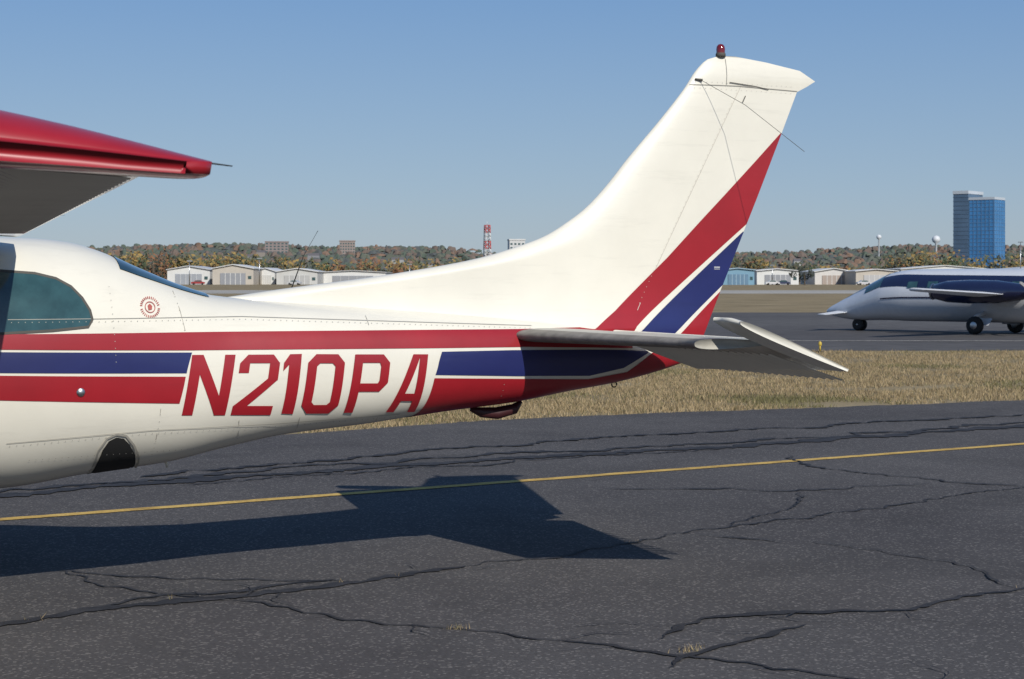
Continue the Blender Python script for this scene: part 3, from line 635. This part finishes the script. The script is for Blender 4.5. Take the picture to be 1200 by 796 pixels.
def mast(name,px,d,ytop,wb,wt):
    e=empty(name,af(tl(px,d),d));h=(328-ytop)*d/2100+1.6;rm=simple('mast_red',(.50,.045,.035));wm=simple('mast_white',(.62,.62,.62));n=14
    for i in range(n):
        m=rm if (i//2)%2==0 or i>=12 else wm;z0,z1=h*i/n,h*(i+1)/n;a0=wb+(wt-wb)*i/n;a1=wb+(wt-wb)*(i+1)/n
        c0=[(a0*sx,a0*sy,z0) for sx,sy in((-1,-1),(1,-1),(1,1),(-1,1))];c1=[(a1*sx,a1*sy,z1) for sx,sy in((-1,-1),(1,-1),(1,1),(-1,1))]
        for k in range(4):
            tube('leg',[c0[k],c1[k]],.40,m,e,5);tube('brace',[c0[k],c1[(k+1)%4]],.22,m,e,4);tube('girt',[c1[k],c1[(k+1)%4]],.2,m,e,4)
    tube('top_antenna',[(0,0,h),(0,0,h+3)],.15,wm,e,5)
mast('radio_mast',571,1500,264,2.8,1.8)
def wtower(px,d,ytop,R):
    h=(328-ytop)*d/2100+1.6;e=empty('water_tower',af(tl(px,d),d));m=simple('tank_white',(.6,.62,.64))
    lathe('tank',[(0,h),(R*.7,h-R*.25),(R,h-R*.9),(R*.8,h-R*1.5),(R*.25,h-R*1.9),(R*.22,h*.3),(R*.3,0)],(0,0,0),m,e)
wtower(1030,2300,275,3.4);wtower(1097,2300,276,5.5)
def pole(px,d,ytop):
    e=empty('light_pole',af(tl(px,d),d));h=(328-ytop)*d/2100+1.6;tube('shaft',[(0,0,0),(0,0,h)],[.16,.1],METAL,e,6);box('lamp_head',(0,0,h),(1.6,.4,.3),METAL,e)
for a in ((304,560,303),(1196,540,284),(480,600,310),(905,560,311),(222,560,306)): pole(*a)
e=empty('taxiway_edge_light',af(tl(961,39.5),39.5));tube('base',[(0,0,0),(0,0,.03)],.1,DARK,e);tube('stem',[(0,0,.03),(0,0,.16)],.02,simple('marker_yellow',(.5,.34,.03)),e);lathe('lens',[(.035,.15),(.04,.18),(.035,.22),(0,.25)],(0,0,0),simple('marker_lens',(.5,.36,.05)),e)
# ============================================================ twin pusher aircraft
def twin():
    s_=.82;phi=math.radians(45)
    ax,ay=math.cos(phi),-math.sin(phi)      # aft direction in the airfield frame
    wx,wy=ax*RX+ay*FX,ax*RY+ay*FY
    rot=math.atan2(wy,wx);m=af(14.3,53)
    loc=(m[0]-7.3*s_*wx,m[1]-7.3*s_*wy,0)
    E=empty('twin_turboprop_aircraft',loc,(0,0,rot),s_)
    DZ=-.42
    TWH=simple('twin_white',(.62,.64,.67),rough=.25,coat=.6,var=.04);NV=simple('twin_navy',(.012,.016,.05),rough=.2,coat=.8)
    prof=[(0,.04,1.15,),(.15,.14,1.16),(.5,.27,1.2),(1.0,.42,1.28),(1.7,.6,1.42),(2.4,.76,1.6),(3.1,.9,1.74),(4.0,.97,1.79),(5.5,.975,1.8),(8.5,.975,1.8),(9.8,.86,1.86),(11.2,.6,1.98),(12.6,.36,2.1),(13.6,.2,2.15)]
    R=[(p[0],p[1]) for p in prof];Z=[(p[0],p[2]) for p in prof];V=[];Fc=[];n=36;X=[13.6*(i/70)**1.25 for i in range(71)]
    for x in X:
        r=cub(R,x);z=cub(Z,x)
        for k in range(n): a=2*math.pi*k/n;V.append((x,r*math.cos(a),z+r*math.sin(a)))
    for i in range(70):
        for k in range(n): Fc.append((i*n+k,i*n+(k+1)%n,(i+1)*n+(k+1)%n,(i+1)*n+k))
    Fc.append(tuple(range(n)));Fc.append(tuple(70*n+k for k in range(n)))
    mesh('fuselage',V,Fc,TWH,E,True)
    def skin(name,x0,x1,a0,a1,mat,off=.012,b0=None,b1=None,q=14):
        V=[];Fc=[];b0=a0 if b0 is None else b0;b1=a1 if b1 is None else b1
        for i in range(q+1):
            t=i/q;x=x0+(x1-x0)*t;r=cub(R,x)+off;z=cub(Z,x);lo=a0+(b0-a0)*t;hi=a1+(b1-a1)*t
            for j in range(13): a=math.radians(lo+(hi-lo)*j/12);V.append((x,r*math.cos(a),z+r*math.sin(a)))
        for i in range(q):
            for j in range(12): k=i*13+j;Fc.append((k,k+1,k+14,k+13))
        mesh(name,V,Fc,mat,E,True)
    skin('nose_antiglare',.9,2.15,75,105,NV,.010,48,132)
    skin('windshield',2.15,2.95,26,154,DKGLASS,.016)
    for sd in (0,1):
        f=(lambda a,b:(a,b)) if sd==0 else (lambda a,b:(180-b,180-a))
        a0,a1=f(24,56);b0,b1=f(16,50);skin('navy_side_band',2.95,5.0,a0,a1,NV,.010,b0,b1);a0,a1=f(16,50);b0,b1=f(8,44);skin('navy_side_band',5.0,11.0,a0,a1,NV,.010,b0,b1,24)
        for k in range(6):
            x=4.2+k*.85;a0,a1=f(16,31);skin('cabin_window',x,x+.42,a0,a1,DKGLASS,.02)
        a0,a1=f(-6,-3);skin('cheat_line',3.0,9.5,a0,a1,NV,.014)
    def surf(name,root,tip,y0,y1,th,mat,zs=0):
        V=[];Fc=[];q=12
        for t,(le,te,z,y) in enumerate(((*root,y0),(*tip,y1))):
            for k in range(2*q):
                u=k/q;sx=(1-math.cos(math.pi*u))/2;sg=1 if u<=1 else -1;h=thk(max(0,min(1,sx)))*th*(1 if t==0 else .55)
                V.append((le+(te-le)*sx,y,z+sg*h+.004*sg))
        m=2*q
        for k in range(m): Fc.append((k,(k+1)%m,m+(k+1)%m,m+k))
        Fc.append(tuple(range(m)));Fc.append(tuple(range(m,2*m)));return mesh(name,V,Fc,mat,E,True)
    for sd in (1,-1):
        surf('canard',(.55,1.25,1.14),(.75,1.15,1.05),.15*sd,1.72*sd,.09,TWH)
        surf('main_wing',(7.3,9.1,1.80),(8.15,8.75,2.05),.7*sd,7.0*sd,.2,TWH)
        np_=[(5.9,.12),(6.1,.27),(6.6,.38),(7.5,.42),(8.6,.40),(9.4,.30),(9.9,.2)]
        lathe('engine_nacelle',[(b,a) for a,b in np_],(0,2.1*sd,1.95),NV,E,'x',20)
        lathe('intake_ring',[(.27,6.08),(.30,6.02),(.2,5.98),(.12,6.1)],(0,2.1*sd,1.95),METAL,E,'x',18)
        lathe('spinner',[(.2,9.9),(.17,10.1),(.05,10.35),(0,10.4)],(0,2.1*sd,1.95),METAL,E,'x',16)
        for k in range(5):
            a=k*2*math.pi/5+.3;c_,s2=math.cos(a),math.sin(a)
            V=[(9.98,2.1*sd+c_*r-s2*w,1.95+s2*r+c_*w) for r,w in((.15,.05),(.6,.09),(1.05,.05),(1.05,-.03),(.6,-.07),(.15,-.05))];V+=[(x+.04,y,z) for x,y,z in V]
            mesh('propeller_blade',V,[(0,1,2,3,4,5),(11,10,9,8,7,6)]+[(i,(i+1)%6,(i+1)%6+6,i+6) for i in range(6)],simple('blade_grey',(.3,.3,.3)),E)
        mesh('gear_door',[(6.9,.9*sd,1.0),(7.7,.9*sd,1.0),(7.65,1.1*sd,.75),(6.95,1.1*sd,.75)],[(0,1,2,3)],TWH,E)
        surf('tailplane',(13.6,14.6,3.95),(14.0,14.6,3.95),0,2.1*sd,.09,TWH)
        surf('ventral_fin',(11.8,13.2,1.7),(12.8,13.5,1.0),.1*sd,.6*sd,.06,TWH)
    V=[]
    for (le,te,z,t) in ((11.4,14.0,2.1,.12),(13.4,14.6,3.95,.06)):
        for x,y in ((le,0),((le*2+te)/3,t),(te,0),((le*2+te)/3,-t)): V.append((x,y,z))
    mesh('vertical_tail',V,[(0,1,5,4),(1,2,6,5),(2,3,7,6),(3,0,4,7),(4,5,6,7)],NV,E)
    for c in E.children: c.location.z+=DZ
    for sd in (1,-1):
        tube('main_strut',[(7.3,.75*sd,.75),(7.3,1.42*sd,.62),(7.3,1.42*sd,.32)],[.09,.07,.06],TWH,E)
        lathe('main_wheel',[(0,-.1),(.14,-.11),(.25,-.11),(.32,-.06),(.33,0),(.32,.06),(.25,.11),(.14,.11),(0,.1)],(7.3,1.42*sd,.33),BLACK,E,'y',22)
        lathe('wheel_hub',[(0,-.12),(.12,-.12),(.15,-.1),(.15,.1),(.12,.12),(0,.12)],(7.3,1.42*sd,.33),METAL,E,'y',16)
        lathe('nose_wheel',[(0,-.06),(.1,-.07),(.18,-.07),(.23,-.04),(.24,0),(.23,.04),(.18,.07),(.1,.07),(0,.06)],(1.5,.13*sd,.24),BLACK,E,'y',18)
    tube('nose_strut',[(1.5,0,.7),(1.5,0,.24)],[.07,.05],METAL,E);tube('nose_axle',[(1.5,-.2,.24),(1.5,.2,.24)],.04,METAL,E)
twin()
# ============================================================ camera, sun, sky
cam=bpy.data.cameras.new('camera');cam.sensor_width=36;cam.lens=63;cam.shift_y=-70/1200;cam.clip_start=.05;cam.clip_end=20000
cam.dof.use_dof=True;cam.dof.focus_distance=9.6;cam.dof.aperture_fstop=13
co=link(bpy.data.objects.new('camera',cam));co.location=(0,0,1.6);co.rotation_euler=(math.radians(90),0,-TH);SC.camera=co
sd=Vector((-.05,1.45,-1)).normalized()
su=bpy.data.lights.new('sun','SUN');su.energy=4.2;su.angle=math.radians(.53);su.color=(1,.955,.88)
so=link(bpy.data.objects.new('sun',su));so.rotation_euler=sd.to_track_quat('-Z','Y').to_euler()
w=bpy.data.worlds.new('World');SC.world=w;w.use_nodes=True;nt=w.node_tree
sk=nt.nodes.new('ShaderNodeTexSky');sk.sky_type='NISHITA';sk.sun_disc=False;sk.sun_elevation=math.asin(-sd.z);sk.sun_rotation=math.radians(180);sk.air_density=1;sk.dust_density=.4;sk.ozone_density=3
# haze-tinted gradient by elevation blended with the physical sky
tc=nt.nodes.new('ShaderNodeTexCoord');sp=nt.nodes.new('ShaderNodeSeparateXYZ');nt.links.new(tc.outputs['Generated'],sp.inputs[0])
cr=nt.nodes.new('ShaderNodeValToRGB');nt.links.new(sp.outputs['Z'],cr.inputs[0]);e=cr.color_ramp.elements
K=1/.9
e[0].position=0;e[0].color=(.335*K,.425*K,.53*K,1);e[1].position=.6;e[1].color=(.06*K,.15*K,.36*K,1)
a=e.new(.05);a.color=(.27*K,.39*K,.56*K,1);a=e.new(.155);a.color=(.155*K,.30*K,.56*K,1)
mp=nt.nodes.new('ShaderNodeVectorMath');mp.operation='SCALE';mp.inputs[3].default_value=.9/.09;nt.links.new(cr.outputs[0],mp.inputs[0])
mx=nt.nodes.new('ShaderNodeMix');mx.data_type='RGBA';mx.inputs[0].default_value=.75;nt.links.new(sk.outputs[0],mx.inputs[6]);nt.links.new(mp.outputs[0],mx.inputs[7])
bg=nt.nodes['Background'];bg.inputs[1].default_value=.09;nt.links.new(mx.outputs[2],bg.inputs[0])
SC.view_settings.view_transform='Standard';SC.view_settings.look='None';SC.view_settings.exposure=0
